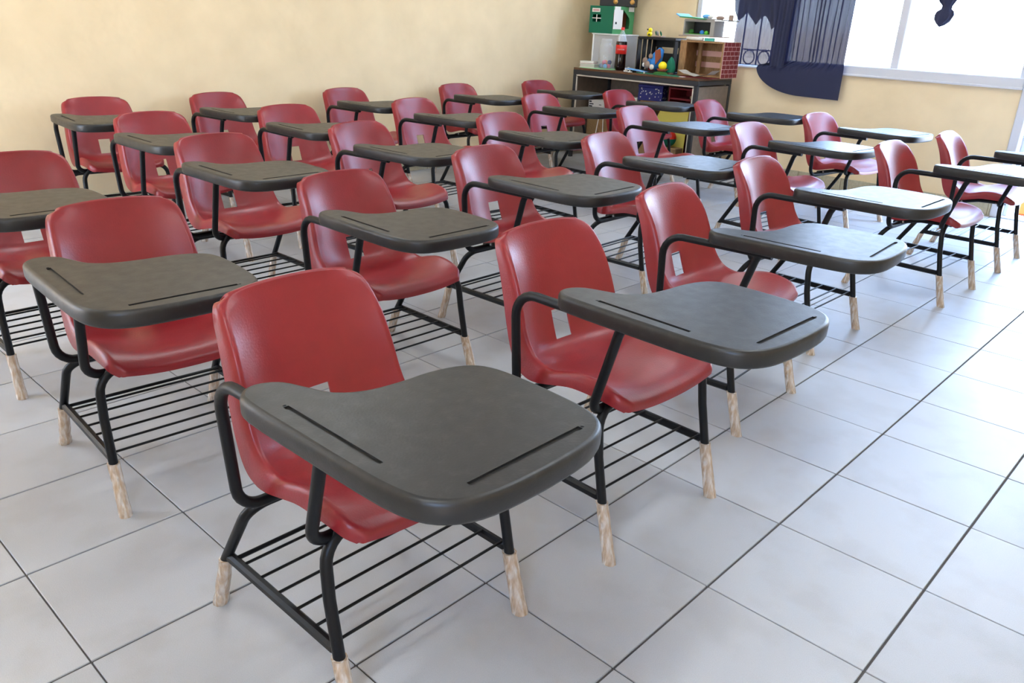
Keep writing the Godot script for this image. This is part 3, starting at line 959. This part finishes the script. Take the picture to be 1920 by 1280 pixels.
func on_table() -> void:
	var st: SurfaceTool
	# mint paper under the things on the left
	var o := thing("paper_sheet", "mint green paper sheet on the table, under the books", "paper", Vector3(-3.20, H, -5.93))
	part_prism("sheet", PackedVector2Array([Vector2(-.19, -.10), Vector2(.16, -.13), Vector2(.22, .03), Vector2(.10, .12), Vector2(-.17, .11)]), 0.0005, .002, M.mint, o)
	# books
	o = thing("book", "pale book with thick page block on mint paper", "book", Vector3(-3.335, H + .002, -5.955), .15)
	part_box("cover", Vector3(0, .0015, 0), Vector3(.17, .003, .13), M.paper, o, .0005)
	part_box("pages", Vector3(.002, .017, 0), Vector3(.16, .028, .124), M.news, o, .001)
	part_box("cover", Vector3(0, .0325, 0), Vector3(.17, .003, .13), M.paper, o, .0005)
	o = thing("book", "red covered book lying on top of the pale book", "book", Vector3(-3.36, H + .036, -5.96), .3)
	part_box("cover", Vector3(0, .0015, 0), Vector3(.15, .003, .11), M.maroon, o, .0005)
	part_box("pages", Vector3(.002, .012, 0), Vector3(.142, .018, .104), M.paper, o, .001)
	part_box("cover", Vector3(0, .0225, 0), Vector3(.15, .003, .11), M.paper, o, .0005)
	# clear storage bin
	var bh := .31
	o = thing("storage_bin", "translucent white storage bin under the green cardboard box", "bin", Vector3(-3.235, H, -6.205))
	for s in [-1.0, 1.0]:
		part_box("side_wall", Vector3(s * .162, bh / 2, 0), Vector3(.006, bh, .30), M.milky, o, .001)
		part_box("end_wall", Vector3(0, bh / 2, s * .15), Vector3(.318, bh, .006), M.milky, o, .001)
		part_box("corner_post", Vector3(s * .156, bh / 2, .150), Vector3(.018, bh, .016), M.white, o, .003)
	part_box("base", Vector3(0, .004, 0), Vector3(.31, .008, .29), M.milky, o, .001)
	part_box("lid", Vector3(0, bh + .006, 0), Vector3(.345, .012, .325), M.white, o, .003)
	# green cardboard first-aid style box
	var gy := H + bh + .013
	o = thing("cardboard_box", "green cardboard house box with a cross window and open doorway", "box", Vector3(-3.315, gy, -6.225), -.08)
	var gw := .155
	var gd := .155
	var gh := .252
	part_box("back", Vector3(0, gh / 2, -gd), Vector3(2 * gw, gh, .004), M.green, o, .001)
	part_box("top", Vector3(0, gh - .002, 0), Vector3(2 * gw, .004, 2 * gd - .004), M.green, o, .001)
	part_box("bottom", Vector3(0, .002, 0), Vector3(2 * gw, .004, 2 * gd - .004), M.green, o, .001)
	part_box("side", Vector3(-gw + .002, gh / 2, 0), Vector3(.004, gh - .008, 2 * gd - .004), M.green_dark, o, .001)
	# dark front panel with a window and its cross
	var pan := Node3D.new()
	pan.name = "front_panel"
	o.add_child(pan)
	for b in [[-gw, gw, 0, .105], [-gw, gw, .172, gh], [-gw, -.115, .105, .172], [-.005, gw, .105, .172]]:
		part_box("panel_piece", Vector3((b[0] + b[1]) / 2, (b[2] + b[3]) / 2, gd), Vector3(b[1] - b[0], b[3] - b[2], .004), M.green_dark, pan, 0)
	part_box("cross_bar", Vector3(-.06, .1385, gd + .001), Vector3(.118, .008, .004), M.paper, pan, 0)
	part_box("cross_bar", Vector3(-.06, .1385, gd + .0015), Vector3(.009, .067, .004), M.paper, pan, 0)
	part_box("name_tag", Vector3(-.072, .212, gd + .003), Vector3(.105, .036, .002), M.paper, pan, 0)
	part_box("tag_line", Vector3(-.072, .212, gd + .0045), Vector3(.08, .007, .001), M.pink, pan, 0)
	# light green end wall with a pointed opening and a white door leaf
	var fr := part_prism("end_wall", PackedVector2Array([Vector2(-gd, 0), Vector2(gd, 0), Vector2(gd, gh), Vector2(-gd, gh), Vector2(-gd, .225), Vector2(-.02, .225), Vector2(.0, .215), Vector2(.085, .148), Vector2(.095, .110), Vector2(.088, .05), Vector2(-.02, .045), Vector2(-gd, .045)]), -.002, .002, M.green, o, Vector3(gw, 0, 0), Vector3(-PI / 2, 0, 0))
	fr.basis = Basis(Vector3(0, 0, -1), Vector3(1, 0, 0), Vector3(0, 1, 0))
	part_box("door_leaf", Vector3(gw + .004, .133, .085), Vector3(.003, .178, .13), M.paper, o, 0)
	part_box("door_knob", Vector3(gw + .007, .10, .115), Vector3(.004, .020, .020), M.black_plastic, o, .001)
	part_box("name_tag", Vector3(gw + .004, .228, .10), Vector3(.002, .044, .085), M.paper, o, 0)
	part_box("name_tag", Vector3(gw + .004, .230, -.105), Vector3(.002, .042, .08), M.paper, o, 0)
	part_box("inner_card", Vector3(.06, .10, -.05), Vector3(.003, .19, .2), M.rust, o, 0)
	# dark chest on top, turned towards the room
	o = thing("wooden_chest", "dark wooden chest with two brass clasps on the green box", "chest", Vector3(-3.27, gy + .253, -6.26), .5)
	part_box("body", Vector3(0, .065, 0), Vector3(.35, .13, .19), M.chest, o, .004)
	part_box("lid", Vector3(0, .162, 0), Vector3(.36, .062, .20), M.chest, o, .008)
	for cx in [-.02, .145]:
		var cl := part_lathe("clasp", [Vector2(.024, 0), Vector2(.022, .004), Vector2(.012, .008), Vector2(0, .010)], M.gold, o, Vector3(cx, .042, .094), 14)
		cl.rotation.x = PI / 2
	# clear jar with coloured sweets
	o = thing("plastic_jar", "clear plastic jar with a few coloured toys at its bottom", "jar", Vector3(-3.155, H + .002, -5.965))
	part_lathe("jar_wall", [Vector2(0, .002), Vector2(.068, .002), Vector2(.072, .02), Vector2(.072, .20), Vector2(.060, .225), Vector2(.052, .235), Vector2(.052, .255)], M.clear, o, Vector3.ZERO, 28)
	part_lathe("lid", [Vector2(.055, .255), Vector2(.055, .272), Vector2(.05, .275), Vector2(0, .275)], M.clear, o, Vector3.ZERO, 24)
	var cols := [M.pink, M.navy, M.scarlet, M.blue, M.maroon, M.navy, M.pink, M.orange]
	var toys := thing("toy_ball_pile", "pink, red and blue toy balls inside the clear jar", "toy", Vector3(-3.155, H + .004, -5.965))
	for i in 8:
		var a := i * 2.4
		part_lathe("ball", ball(.021, 6), cols[i], toys, Vector3(cos(a) * (.042 if i < 6 else .015), .023 + .034 * (i / 5), sin(a) * (.042 if i < 6 else .015)), 12)
	# soda bottle
	o = thing("soda_bottle", "large cola bottle with red cap and red label on table", "bottle", Vector3(-2.965, H, -5.95))
	part_lathe("bottle_body", [Vector2(0, .004), Vector2(.035, 0), Vector2(.050, .012), Vector2(.053, .03), Vector2(.052, .10), Vector2(.050, .13), Vector2(.053, .17), Vector2(.053, .245), Vector2(.051, .262)], M.cola, o, Vector3.ZERO, 28)
	part_lathe("bottle_neck", [Vector2(.051, .262), Vector2(.046, .29), Vector2(.034, .318), Vector2(.020, .342), Vector2(.0145, .356), Vector2(.0145, .366)], M.clear, o, Vector3.ZERO, 24)
	part_lathe("cap", [Vector2(.017, .364), Vector2(.017, .386), Vector2(.015, .389), Vector2(0, .389)], M.red_label, o, Vector3.ZERO, 18)
	var lab := part_lathe("label_band", [Vector2(.0522, .150), Vector2(.0538, .151), Vector2(.0538, .232), Vector2(.0522, .233)], M.red_label, o, Vector3.ZERO, 28)
	var tmh := TextMesh.new()
	var fnt := SystemFont.new()
	fnt.font_names = PackedStringArray(["Droid Serif"])
	fnt.font_italic = true
	tmh.font = fnt
	tmh.text = "Coca-Cola"
	tmh.font_size = 24
	tmh.pixel_size = .00062
	tmh.depth = .006
	var txt := put("lettering", tmh, M.paper, lab, Vector3(.0535 * .52, .192, .0535 * .80))
	txt.rotation.y = .58
	# black slotted crate lying on its side
	o = thing("plastic_crate", "black slotted plastic crate on its side between bottle and wooden crate", "crate", Vector3(-2.65, H, -6.215))
	var cw := .212
	part_box("top_wall", Vector3(0, .305, 0), Vector3(2 * cw, .024, .31), M.black_plastic, o, .004)
	part_box("bottom_wall", Vector3(0, .008, 0), Vector3(2 * cw, .016, .31), M.black_plastic, o, .003)
	for s in [-1.0, 1.0]:
		part_box("side_post", Vector3(s * (cw - .007), .154, .125), Vector3(.014, .276, .06), M.black_plastic, o, .003)
		part_box("side_post", Vector3(s * (cw - .007), .154, -.125), Vector3(.014, .276, .06), M.black_plastic, o, .003)
		part_box("side_slat", Vector3(s * (cw - .007), .154, .040), Vector3(.012, .276, .055), M.black_plastic, o, .003)
		part_box("side_slat", Vector3(s * (cw - .007), .154, -.045), Vector3(.012, .276, .055), M.black_plastic, o, .003)
	for b in [[.016, .17], [.225, .293]]:
		part_box("back_slat", Vector3(0, (b[0] + b[1]) / 2, -.150), Vector3(2 * cw - .03, b[1] - b[0], .010), M.black_plastic, o, .002)
	part_box("back_post", Vector3(-.16, .197, -.150), Vector3(.06, .056, .010), M.black_plastic, o, 0)
	# red cup inside
	o = thing("toy_cup", "small red cup standing inside the black plastic crate", "cup", Vector3(-2.745, H + .0165, -6.17))
	part_lathe("cup", [Vector2(0, 0), Vector2(.030, 0), Vector2(.038, .095), Vector2(.035, .095), Vector2(.028, .006), Vector2(0, .006)], M.scarlet, o, Vector3.ZERO, 18)
	# yellow toy and leafy model on top of the black crate
	o = thing("toy_figure", "small yellow and black toy on the black plastic crate", "toy", Vector3(-2.80, H + .318, -6.16))
	part_lathe("body", ball(.026), M.yellow, o, Vector3(0, .024, 0), 14)
	part_lathe("head", ball(.020), M.yellow, o, Vector3(.008, .058, .004), 14)
	part_lathe("spot", ball(.008, 5), M.black_plastic, o, Vector3(-.012, .062, .018), 10)
	part_lathe("spot", ball(.009, 5), M.black_plastic, o, Vector3(.012, .018, .024), 10)
	o = thing("craft_plant", "little grey green craft model beside the yellow toy", "craft", Vector3(-2.69, H + .318, -6.16))
	part_box("base", Vector3(0, .004, 0), Vector3(.10, .008, .08), M.clay, o, .001)
	for i in 5:
		var a := i * 1.3
		st = begin()
		add_lathe(st, [Vector2(0, 0), Vector2(.008, .012), Vector2(.011, .034), Vector2(.004, .05), Vector2(0, .056)], Vector3.ZERO, 8, Vector3(1, 1, .35), Transform3D(Basis.from_euler(Vector3(.5 * cos(a), a, .6 * sin(a))), Vector3(.028 * cos(a), .008, .02 * sin(a))))
		put("leaf", done(st), M.grey_foam if i % 2 else M.leaf, o)
	# wooden crate with brick paper on its end
	var wx := .225
	o = thing("wooden_crate", "wooden crate on its side, its end covered with brick paper", "crate", Vector3(-2.165, H + .0005, -6.225))
	var cd := .30
	part_box("top_board", Vector3(0, .300, 0), Vector3(2 * wx, .016, cd), M.wood, o, .002)
	part_box("bottom_board", Vector3(0, .008, 0), Vector3(2 * wx, .016, cd), M.wood, o, .002)
	part_box("front_post", Vector3(-wx + .040, .154, cd / 2 - .01), Vector3(.054, .276, .020), M.wood, o, .002)
	part_box("front_post", Vector3(-wx + .10, .154, cd / 2 - .20), Vector3(.040, .276, .020), M.wood, o, .002)
	part_box("side_board", Vector3(-wx + .006, .154, 0), Vector3(.012, .276, cd), M.wood, o, .002)
	part_box("side_board", Vector3(wx - .006, .154, 0), Vector3(.012, .276, cd), M.wood, o, .002)
	for b in [[.016, .075], [.118, .175], [.215, .292]]:
		part_box("back_slat", Vector3(0, (b[0] + b[1]) / 2, -cd / 2 + .008), Vector3(2 * wx - .024, b[1] - b[0], .012), M.wood, o, .001)
	for sy in [.096, .195]:
		part_box("pink_tape", Vector3(0, sy, -cd / 2 + .016), Vector3(2 * wx - .026, .048, .003), M.mortar, o, 0)
	var bp := part_box("brick_paper", Vector3(wx + .002, .152, -.005), Vector3(.003, .306, cd - .01), M.mortar, o, 0)
	st = begin()
	for r in 8:
		for k in 5:
			var off := .05 if r % 2 else 0.0
			var za := -cd / 2 + .008 + k * .072 - off
			var zb := minf(za + .066, cd / 2 - .012)
			za = maxf(za, -cd / 2 + .004)
			if zb - za < .008:
				continue
			add_box(st, Vector3(.002, -.153 + .020 + r * .0385, (za + zb) / 2 + .003), Vector3(.0012, .034, zb - za), 0)
	put("printed_brick", done(st), M.brick, bp)
	# foam model house on the wooden crate
	var hy := H + .3085
	o = thing("model_house", "grey foam model house with green roof on the wooden crate", "model", Vector3(-2.27, hy + .0325, -6.24), .06)
	part_box("base", Vector3(.02, .004, 0), Vector3(.40, .008, .24), M.clay, o, .001)
	part_box("back_wall", Vector3(0, .075, -.09), Vector3(.30, .134, .010), M.dark_frame, o, .001)
	part_box("side_wall", Vector3(-.145, .075, 0), Vector3(.012, .134, .19), M.grey_foam, o, .001)
	part_box("side_wall", Vector3(.155, .075, 0), Vector3(.012, .134, .19), M.grey_foam, o, .001)
	part_box("front_strip", Vector3(.005, .138, .09), Vector3(.30, .022, .012), M.grey_foam, o, .001)
	part_box("front_strip", Vector3(.005, .014, .09), Vector3(.30, .012, .012), M.grey_foam, o, .001)
	part_box("front_post", Vector3(.135, .075, .09), Vector3(.030, .11, .012), M.grey_foam, o, .001)
	part_box("inner_floor", Vector3(0, .018, .0), Vector3(.27, .012, .16), M.lime, o, .001)
	part_lathe("shrub", ball(.026, 6), M.grass, o, Vector3(-.09, .038, .05), 10)
	part_lathe("shrub", ball(.020, 6), M.lime, o, Vector3(.07, .034, .06), 10)
	part_lathe("pond", ball(.022, 6), M.blue, o, Vector3(.02, .036, .05), 10)
	st = begin()
	add_tube(st, fillet([[Vector3(-.22, .185, 0), 0], [Vector3(-.15, .160, 0), .1], [Vector3(.02, .156, 0), 0]]), .010, 8)
	var rf := part_box("roof_panel", Vector3(-.06, .158, 0), Vector3(.27, .012, .23), M.green, o, .002)
	rf.rotation.z = -.05
	var rf2 := part_box("roof_panel", Vector3(.17, .150, -.01), Vector3(.24, .010, .22), M.grey_foam, o, .002)
	rf2.rotation.z = -.04
	part_box("roof_lip", Vector3(-.205, .176, 0), Vector3(.06, .010, .23), M.sky_blue, o, .002).rotation.z = -.45
	part_lathe("roof_puff", ball(.028, 6), M.sky_blue, o, Vector3(.04, .176, .03), 10, Vector3(1.6, .7, 1))
	part_lathe("roof_puff", ball(.02, 6), M.paper, o, Vector3(.09, .172, .05), 10, Vector3(1.5, .7, 1))
	part_lathe("chimney_block", ball(.022, 6), M.clay, o, Vector3(.17, .168, .02), 8, Vector3(2.0, .8, 1))
	part_box("chimney_block", Vector3(.275, .172, .02), Vector3(.035, .045, .03), M.clay, o, .003)
	# teal box and paper roll under the house
	o = thing("soap_box", "small teal box at the front edge of the wooden crate top", "box", Vector3(-2.105, hy, -6.10))
	part_box("body", Vector3(0, .013, 0), Vector3(.095, .024, .03), M.teal, o, .003)
	part_box("lid", Vector3(0, .0265, 0), Vector3(.098, .005, .033), M.teal, o, .002)
	o = thing("paper_roll", "white paper roll lying beside the teal box", "paper roll", Vector3(-2.255, hy + .016, -6.10))
	var pr := part_lathe("roll", [Vector2(.005, -.085), Vector2(.0155, -.085), Vector2(.0155, .085), Vector2(.005, .085)], M.paper, o, Vector3.ZERO, 14)
	pr.rotation.z = PI / 2
	# blue craft volcano with brown tip, leaning in front of the black crate
	o = thing("paper_rocket", "blue paper cone craft with brown flap and grey discs", "craft", Vector3(-2.56, H + .048, -5.965), -.2)
	st = begin()
	var tq := Transform3D(Basis.from_euler(Vector3(0.0, 0.0, -.55)), Vector3(-.04, .02, 0))
	add_lathe(st, [Vector2(0, 0), Vector2(.075, .001), Vector2(.062, .06), Vector2(.046, .12), Vector2(.028, .175), Vector2(0, .176)], Vector3.ZERO, 20, Vector3.ONE, tq)
	put("cone", done(st), M.blue, o)
	part_prism("flap", PackedVector2Array([Vector2(.035, .155), Vector2(.095, .175), Vector2(.115, .10), Vector2(.055, .035)]), -.004, .004, M.rust, o, Vector3(0, 0, .062), Vector3(-PI / 2, 0, 0))
	for q in [[-.012, .105, .068, .022, M.clay], [-.105, .06, .045, .030, M.clay], [-.035, .028, .085, .034, M.clay], [-.09, .025, .07, .018, M.paper], [.035, .012, .09, .024, M.paper]]:
		var dsc := part_lathe("disc", [Vector2(q[3], -.006), Vector2(q[3], .006), Vector2(0, .008)], q[4], o, Vector3(q[0], q[1], q[2]), 14)
		dsc.rotation.x = PI / 2
	# green paper tree
	o = thing("paper_tree", "folded green paper tree leaning beside the blue cone", "craft", Vector3(-2.415, H, -5.995))
	part_lathe("crown", [Vector2(.040, .02), Vector2(.048, .06), Vector2(.034, .115), Vector2(.012, .150), Vector2(0, .158)], M.leaf, o, Vector3.ZERO, 7)
	part_lathe("foot", [Vector2(0, 0), Vector2(.03, 0), Vector2(.028, .02), Vector2(0, .02)], M.clay, o, Vector3.ZERO, 10)
	# sheets and small pieces at the front of the table
	o = thing("paper_sheet", "light blue paper sheet propped in front of black crate", "paper", Vector3(-2.70, H, -5.86), .1)
	part_box("sheet", Vector3(0, .022, 0), Vector3(.20, .002, .12), M.sky_blue, o, 0).rotation.z = -.10
	part_box("prop_block", Vector3(-.05, .009, 0), Vector3(.06, .018, .06), M.black_plastic, o, .002)
	o = thing("craft_board", "green craft board with grass tufts at the table edge", "craft", Vector3(-2.44, H, -5.85))
	part_prism("board", PackedVector2Array([Vector2(-.20, -.04), Vector2(.20, -.06), Vector2(.24, .05), Vector2(.02, .07), Vector2(-.22, .05)]), .0005, .006, M.leaf, o)
	part_lathe("grass_mound", [Vector2(.070, .006), Vector2(.060, .022), Vector2(.02, .030), Vector2(0, .030)], M.grass, o, Vector3(0.02, 0, .01), 14)
	o = thing("craft_bowl", "brown clay bowl on the green craft board", "bowl", Vector3(-2.42, H + .0305, -5.865))
	part_lathe("bowl", [Vector2(0, 0), Vector2(.035, 0), Vector2(.055, .022), Vector2(.051, .022), Vector2(.033, .005), Vector2(0, .005)], M.rust, o, Vector3.ZERO, 20)
	o = thing("yellow_ball", "bright yellow half ball sitting in the brown clay bowl", "ball", Vector3(-2.42, H + .037, -5.865))
	part_lathe("ball", ball(.039, 10), M.yellow, o, Vector3(0, .041, 0), 20)
	for q in [[-2.845, -5.93, .024, "crumpled white paper scrap leaning by the bottle foot", 0.3], [-2.80, -5.84, .022, "cream paper scrap at the front table edge", 1.1], [-2.575, -5.805, .012, "flat white paper scrap between blue sheet and craft board", 2.0], [-2.74, -5.81, .014, "tiny white eraser near the front table edge", .6]]:
		var sc := thing("paper_scrap", q[3], "paper", Vector3(q[0], H, q[1]), q[4], "paper scraps on the table")
		part_prism("fold", PackedVector2Array([Vector2(-q[2] * 1.4, 0), Vector2(q[2], -q[2] * .8), Vector2(q[2] * 1.5, q[2] * .3), Vector2(0, q[2])]), .0005, q[2] * .6, M.paper, sc)
		part_prism("fold", PackedVector2Array([Vector2(-q[2] * .6, -q[2] * .5), Vector2(q[2] * .4, -q[2] * .2), Vector2(0, q[2] * .4)]), q[2] * .6, q[2] * 1.6, M.paper, sc)
	# open magazine in front of the wooden crate
	o = thing("magazine", "open magazine with curled white pages before the wooden crate", "magazine", Vector3(-2.09, H + .001, -5.955), .05)
	var pg := func(sgn: float) -> Callable:
		return func(u: float, v: float) -> Vector3:
			var x: float = sgn * u * .185
			return Vector3(x, .010 + .020 * sin(u * 2.2) + (.045 * smoothstep(.6, 1.0, u) if sgn > 0 else .028 * smoothstep(.55, 1.0, u)), lerpf(.075, -.075, v) if sgn > 0 else lerpf(-.075, .075, v))
	for s in [-1.0, 1.0]:
		put("page_block", cloth(pg.call(s), 14, 4), M.news, o)
	part_box("cover", Vector3(0, .003, 0), Vector3(.36, .004, .15), M.maroon, o, .001)
	o = thing("paper_sheet", "white paper sheet lying at the front edge near the magazine", "paper", Vector3(-2.25, H, -5.845), .1)
	part_box("sheet", Vector3(0, .0015, 0), Vector3(.17, .002, .06), M.paper, o, 0)

func under_table() -> void:
	var o: Node3D
	# maroon shelf unit under the right half
	o = thing("shelf_unit", "maroon open shelf unit standing under the table", "shelf", Vector3(-2.235, 0, -6.18))
	for s in [-1.0, 1.0]:
		part_box("side_board", Vector3(s * .185, .38, 0), Vector3(.016, .76, .30), M.maroon, o, .002)
	part_box("back_board", Vector3(0, .38, -.145), Vector3(.354, .76, .010), M.maroon, o, .001)
	for y in [.03, .40, .66, .752]:
		part_box("shelf_board", Vector3(0, y, .005), Vector3(.354, .016, .285), M.maroon, o, .002)
	o = thing("wood_block", "small wooden strip inside the maroon shelf unit", "block", Vector3(-2.16, .669, -6.12))
	part_box("strip", Vector3(0, .012, 0), Vector3(.14, .024, .06), M.wood, o, .002)
	part_box("notch", Vector3(.03, .030, 0), Vector3(.05, .012, .05), M.wood, o, .002)
	# cardboard boxes carrying the star box
	o = thing("cardboard_carton", "brown cardboard carton below the starry blue box", "carton", Vector3(-2.69, 0, -6.13))
	part_box("carton_body", Vector3(0, .28, 0), Vector3(.28, .56, .34), M.cardboard, o, .004)
	part_box("tape", Vector3(0, .28, .1712), Vector3(.05, .56, .001), M.wood, o, 0)
	o = thing("white_box", "small white paper box behind the starry blue box", "box", Vector3(-2.80, .561, -6.05), .1)
	part_box("body", Vector3(0, .035, 0), Vector3(.08, .07, .12), M.paper, o, .003)
	part_box("flap", Vector3(0, .073, .02), Vector3(.08, .003, .09), M.paper, o, .001)
	o = thing("gift_box", "navy blue gift box with white stars under the table", "box", Vector3(-2.625, .62, -6.06), .3)
	part_box("body", Vector3(0, .06, 0), Vector3(.24, .12, .17), M.navy, o, .003)
	part_box("lid", Vector3(0, .132, 0), Vector3(.248, .024, .178), M.navy, o, .003)
	var rng := RandomNumberGenerator.new()
	rng.seed = 4
	for i in 40:
		var star := PackedVector2Array()
		var rr := rng.randf_range(.0045, .009)
		for k in 10:
			star.append(Vector2.from_angle(TAU * k / 10) * (rr if k % 2 == 0 else rr * .45))
		if i < 26:
			part_prism("star", star, 0, .001, M.paper, o, Vector3(rng.randf_range(-.11, .11), rng.randf_range(.012, .112), .0851), Vector3(PI / 2, 0, 0))
		else:
			part_prism("star", star, 0, .001, M.paper, o, Vector3(.1201, rng.randf_range(.012, .112), rng.randf_range(-.075, .075)), Vector3(0, 0, -PI / 2))
	o = thing("box_stack", "cardboard tray under the starry gift box", "tray", Vector3(-2.625, .561, -6.06), .3)
	part_box("tray_base", Vector3(0, .004, 0), Vector3(.19, .008, .16), M.cardboard, o, .001)
	for s in [-1.0, 1.0]:
		part_box("tray_side", Vector3(0, .033, s * .076), Vector3(.19, .050, .006), M.cardboard, o, .001)
	o = thing("folded_bag", "dark lilac folded bag lying on the starry gift box", "bag", Vector3(-2.60, .7645, -6.08), .05)
	part_box("bag_body", Vector3(0, .010, 0), Vector3(.31, .018, .16), M.lilac, o, .007)
	part_box("bag_flap", Vector3(.03, .0215, .02), Vector3(.24, .006, .11), M.lilac, o, .003)
	# poster board leaning
	o = thing("poster_board", "yellow and cream poster board leaning against the shelf unit", "board", Vector3(-2.33, 0.005, -5.955))
	var lean := Vector3(-PI / 2 - .08, 0, 0)
	part_prism("board", PackedVector2Array([Vector2(-.20, 0), Vector2(.165, 0), Vector2(.165, .565), Vector2(-.14, .56), Vector2(-.20, .42)]), -.003, .003, M.pale_yellow, o, Vector3.ZERO, lean)
	part_prism("cream_print", PackedVector2Array([Vector2(-.14, .30), Vector2(.16, .30), Vector2(.16, .53), Vector2(.06, .46), Vector2(-.06, .40)]), .003, .004, M.light_edge, o, Vector3.ZERO, lean)
	# beach ball in front of the board
	o = thing("toy_ball", "red and green toy ball on a carton under the table", "ball", Vector3(-2.27, .241, -5.855))
	var st := begin()
	var pr := ball(.078, 12)
	add_lathe(st, pr.slice(6), Vector3(0, .078, 0), 20)
	put("upper_half", done(st), M.scarlet, o)
	st = begin()
	add_lathe(st, pr.slice(0, 7), Vector3(0, .078, 0), 20)
	put("lower_half", done(st), M.leaf, o)
	o = thing("cardboard_carton", "low cardboard carton carrying the red and green ball", "carton", Vector3(-2.27, 0, -5.86))
	part_box("carton_body", Vector3(0, .12, 0), Vector3(.26, .24, .13), M.cardboard, o, .004)
	part_box("tape", Vector3(0, .12, .0655), Vector3(.04, .24, .001), M.wood, o, 0)
	# left half: carton with white appliance and sticks
	o = thing("cardboard_carton", "tall cardboard carton under the left end of table", "carton", Vector3(-3.20, 0, -6.14))
	part_box("carton_body", Vector3(0, .23, 0), Vector3(.27, .46, .34), M.cardboard, o, .004)
	part_box("tape", Vector3(.04, .23, .1712), Vector3(.05, .46, .001), M.wood, o, 0)
	o = thing("printed_carton", "white carton with black print on the left cardboard carton", "carton", Vector3(-3.245, .461, -6.10))
	part_box("body", Vector3(0, .055, 0), Vector3(.20, .11, .22), M.paper, o, .003)
	for b in [[-.075, .085, .03, .014], [-.06, .062, .05, .010], [-.07, .04, .04, .012], [-.045, .025, .03, .008], [.05, .06, .03, .006]]:
		part_box("print_mark", Vector3(b[0], b[1], .1103), Vector3(b[2], b[3], .0008), M.black_plastic, o, 0)
	for i in 2:
		o = thing("white_stick", ["white stick leaning upright against tall cardboard carton", "short white stick leaning against tall cardboard carton, tilted"][i], "stick", Vector3(-3.17 + .045 * i, 0, -5.945), 0, "white sticks under the table")
		part_tube("stick", [[Vector3(-.05 + .09 * i, .006, .01), 0], [Vector3(0, .46 - .06 * i, -.018), 0]], .005, M.paper, o, 8)
		part_lathe("tip", ball(.0065, 5), M.light_edge, o, Vector3(0, .46 - .06 * i, -.018), 8)

func _ready() -> void:
	# ---------------------------------------------------------------- camera, sky, light, exposure
	var cam := Camera3D.new()
	cam.name = "camera"
	add_child(cam)
	cam.position = Vector3(1.94938, 1.32880, 0.80328)
	cam.rotation = Vector3(deg_to_rad(-21.97030), deg_to_rad(42.37810), deg_to_rad(2.64760))
	cam.fov = 45.7427
	cam.current = true
	var sky_m := ProceduralSkyMaterial.new()
	sky_m.sky_top_color = Color(0.62, 0.78, 1.0)
	sky_m.sky_horizon_color = Color(0.85, 0.925, 1.0)
	sky_m.ground_bottom_color = Color(0.72, 0.71, 0.70)
	sky_m.ground_horizon_color = Color(0.82, 0.82, 0.82)
	sky_m.sun_angle_max = 4.0
	var sky := Sky.new()
	sky.sky_material = sky_m
	var env := Environment.new()
	env.background_mode = Environment.BG_SKY
	env.sky = sky
	env.background_energy_multiplier = 5.2
	env.tonemap_mode = Environment.TONE_MAPPER_LINEAR
	env.tonemap_exposure = 4.8
	env.sdfgi_enabled = true
	env.ssao_enabled = true
	env.ssil_enabled = true
	var we := WorldEnvironment.new()
	we.name = "world"
	we.environment = env
	add_child(we)

	var sun := DirectionalLight3D.new()
	sun.name = "sun"
	sun.rotation = Vector3(deg_to_rad(-62.0), deg_to_rad(14.0), 0)
	sun.light_color = Color(1.0, 0.94, 0.86)
	sun.light_energy = 4.6
	sun.light_angular_distance = 0.5
	sun.shadow_enabled = true
	add_child(sun)

	make_materials()
	for p in [[-2.0, -4.7, "cream wall and window wall"], [1.4, -4.7, "door"], [-2.0, -1.7, "middle of the cream wall"], [1.4, -1.7, "middle chair rows"], [-2.0, 1.2, "front end of the cream wall"], [1.4, 1.2, "front wall window"]]:
		ceiling_lamp(p)
	floor_and_shell(cam)
	window_wall()
	chairs()
	curtains()
	corner_table()
	on_table()
	under_table()
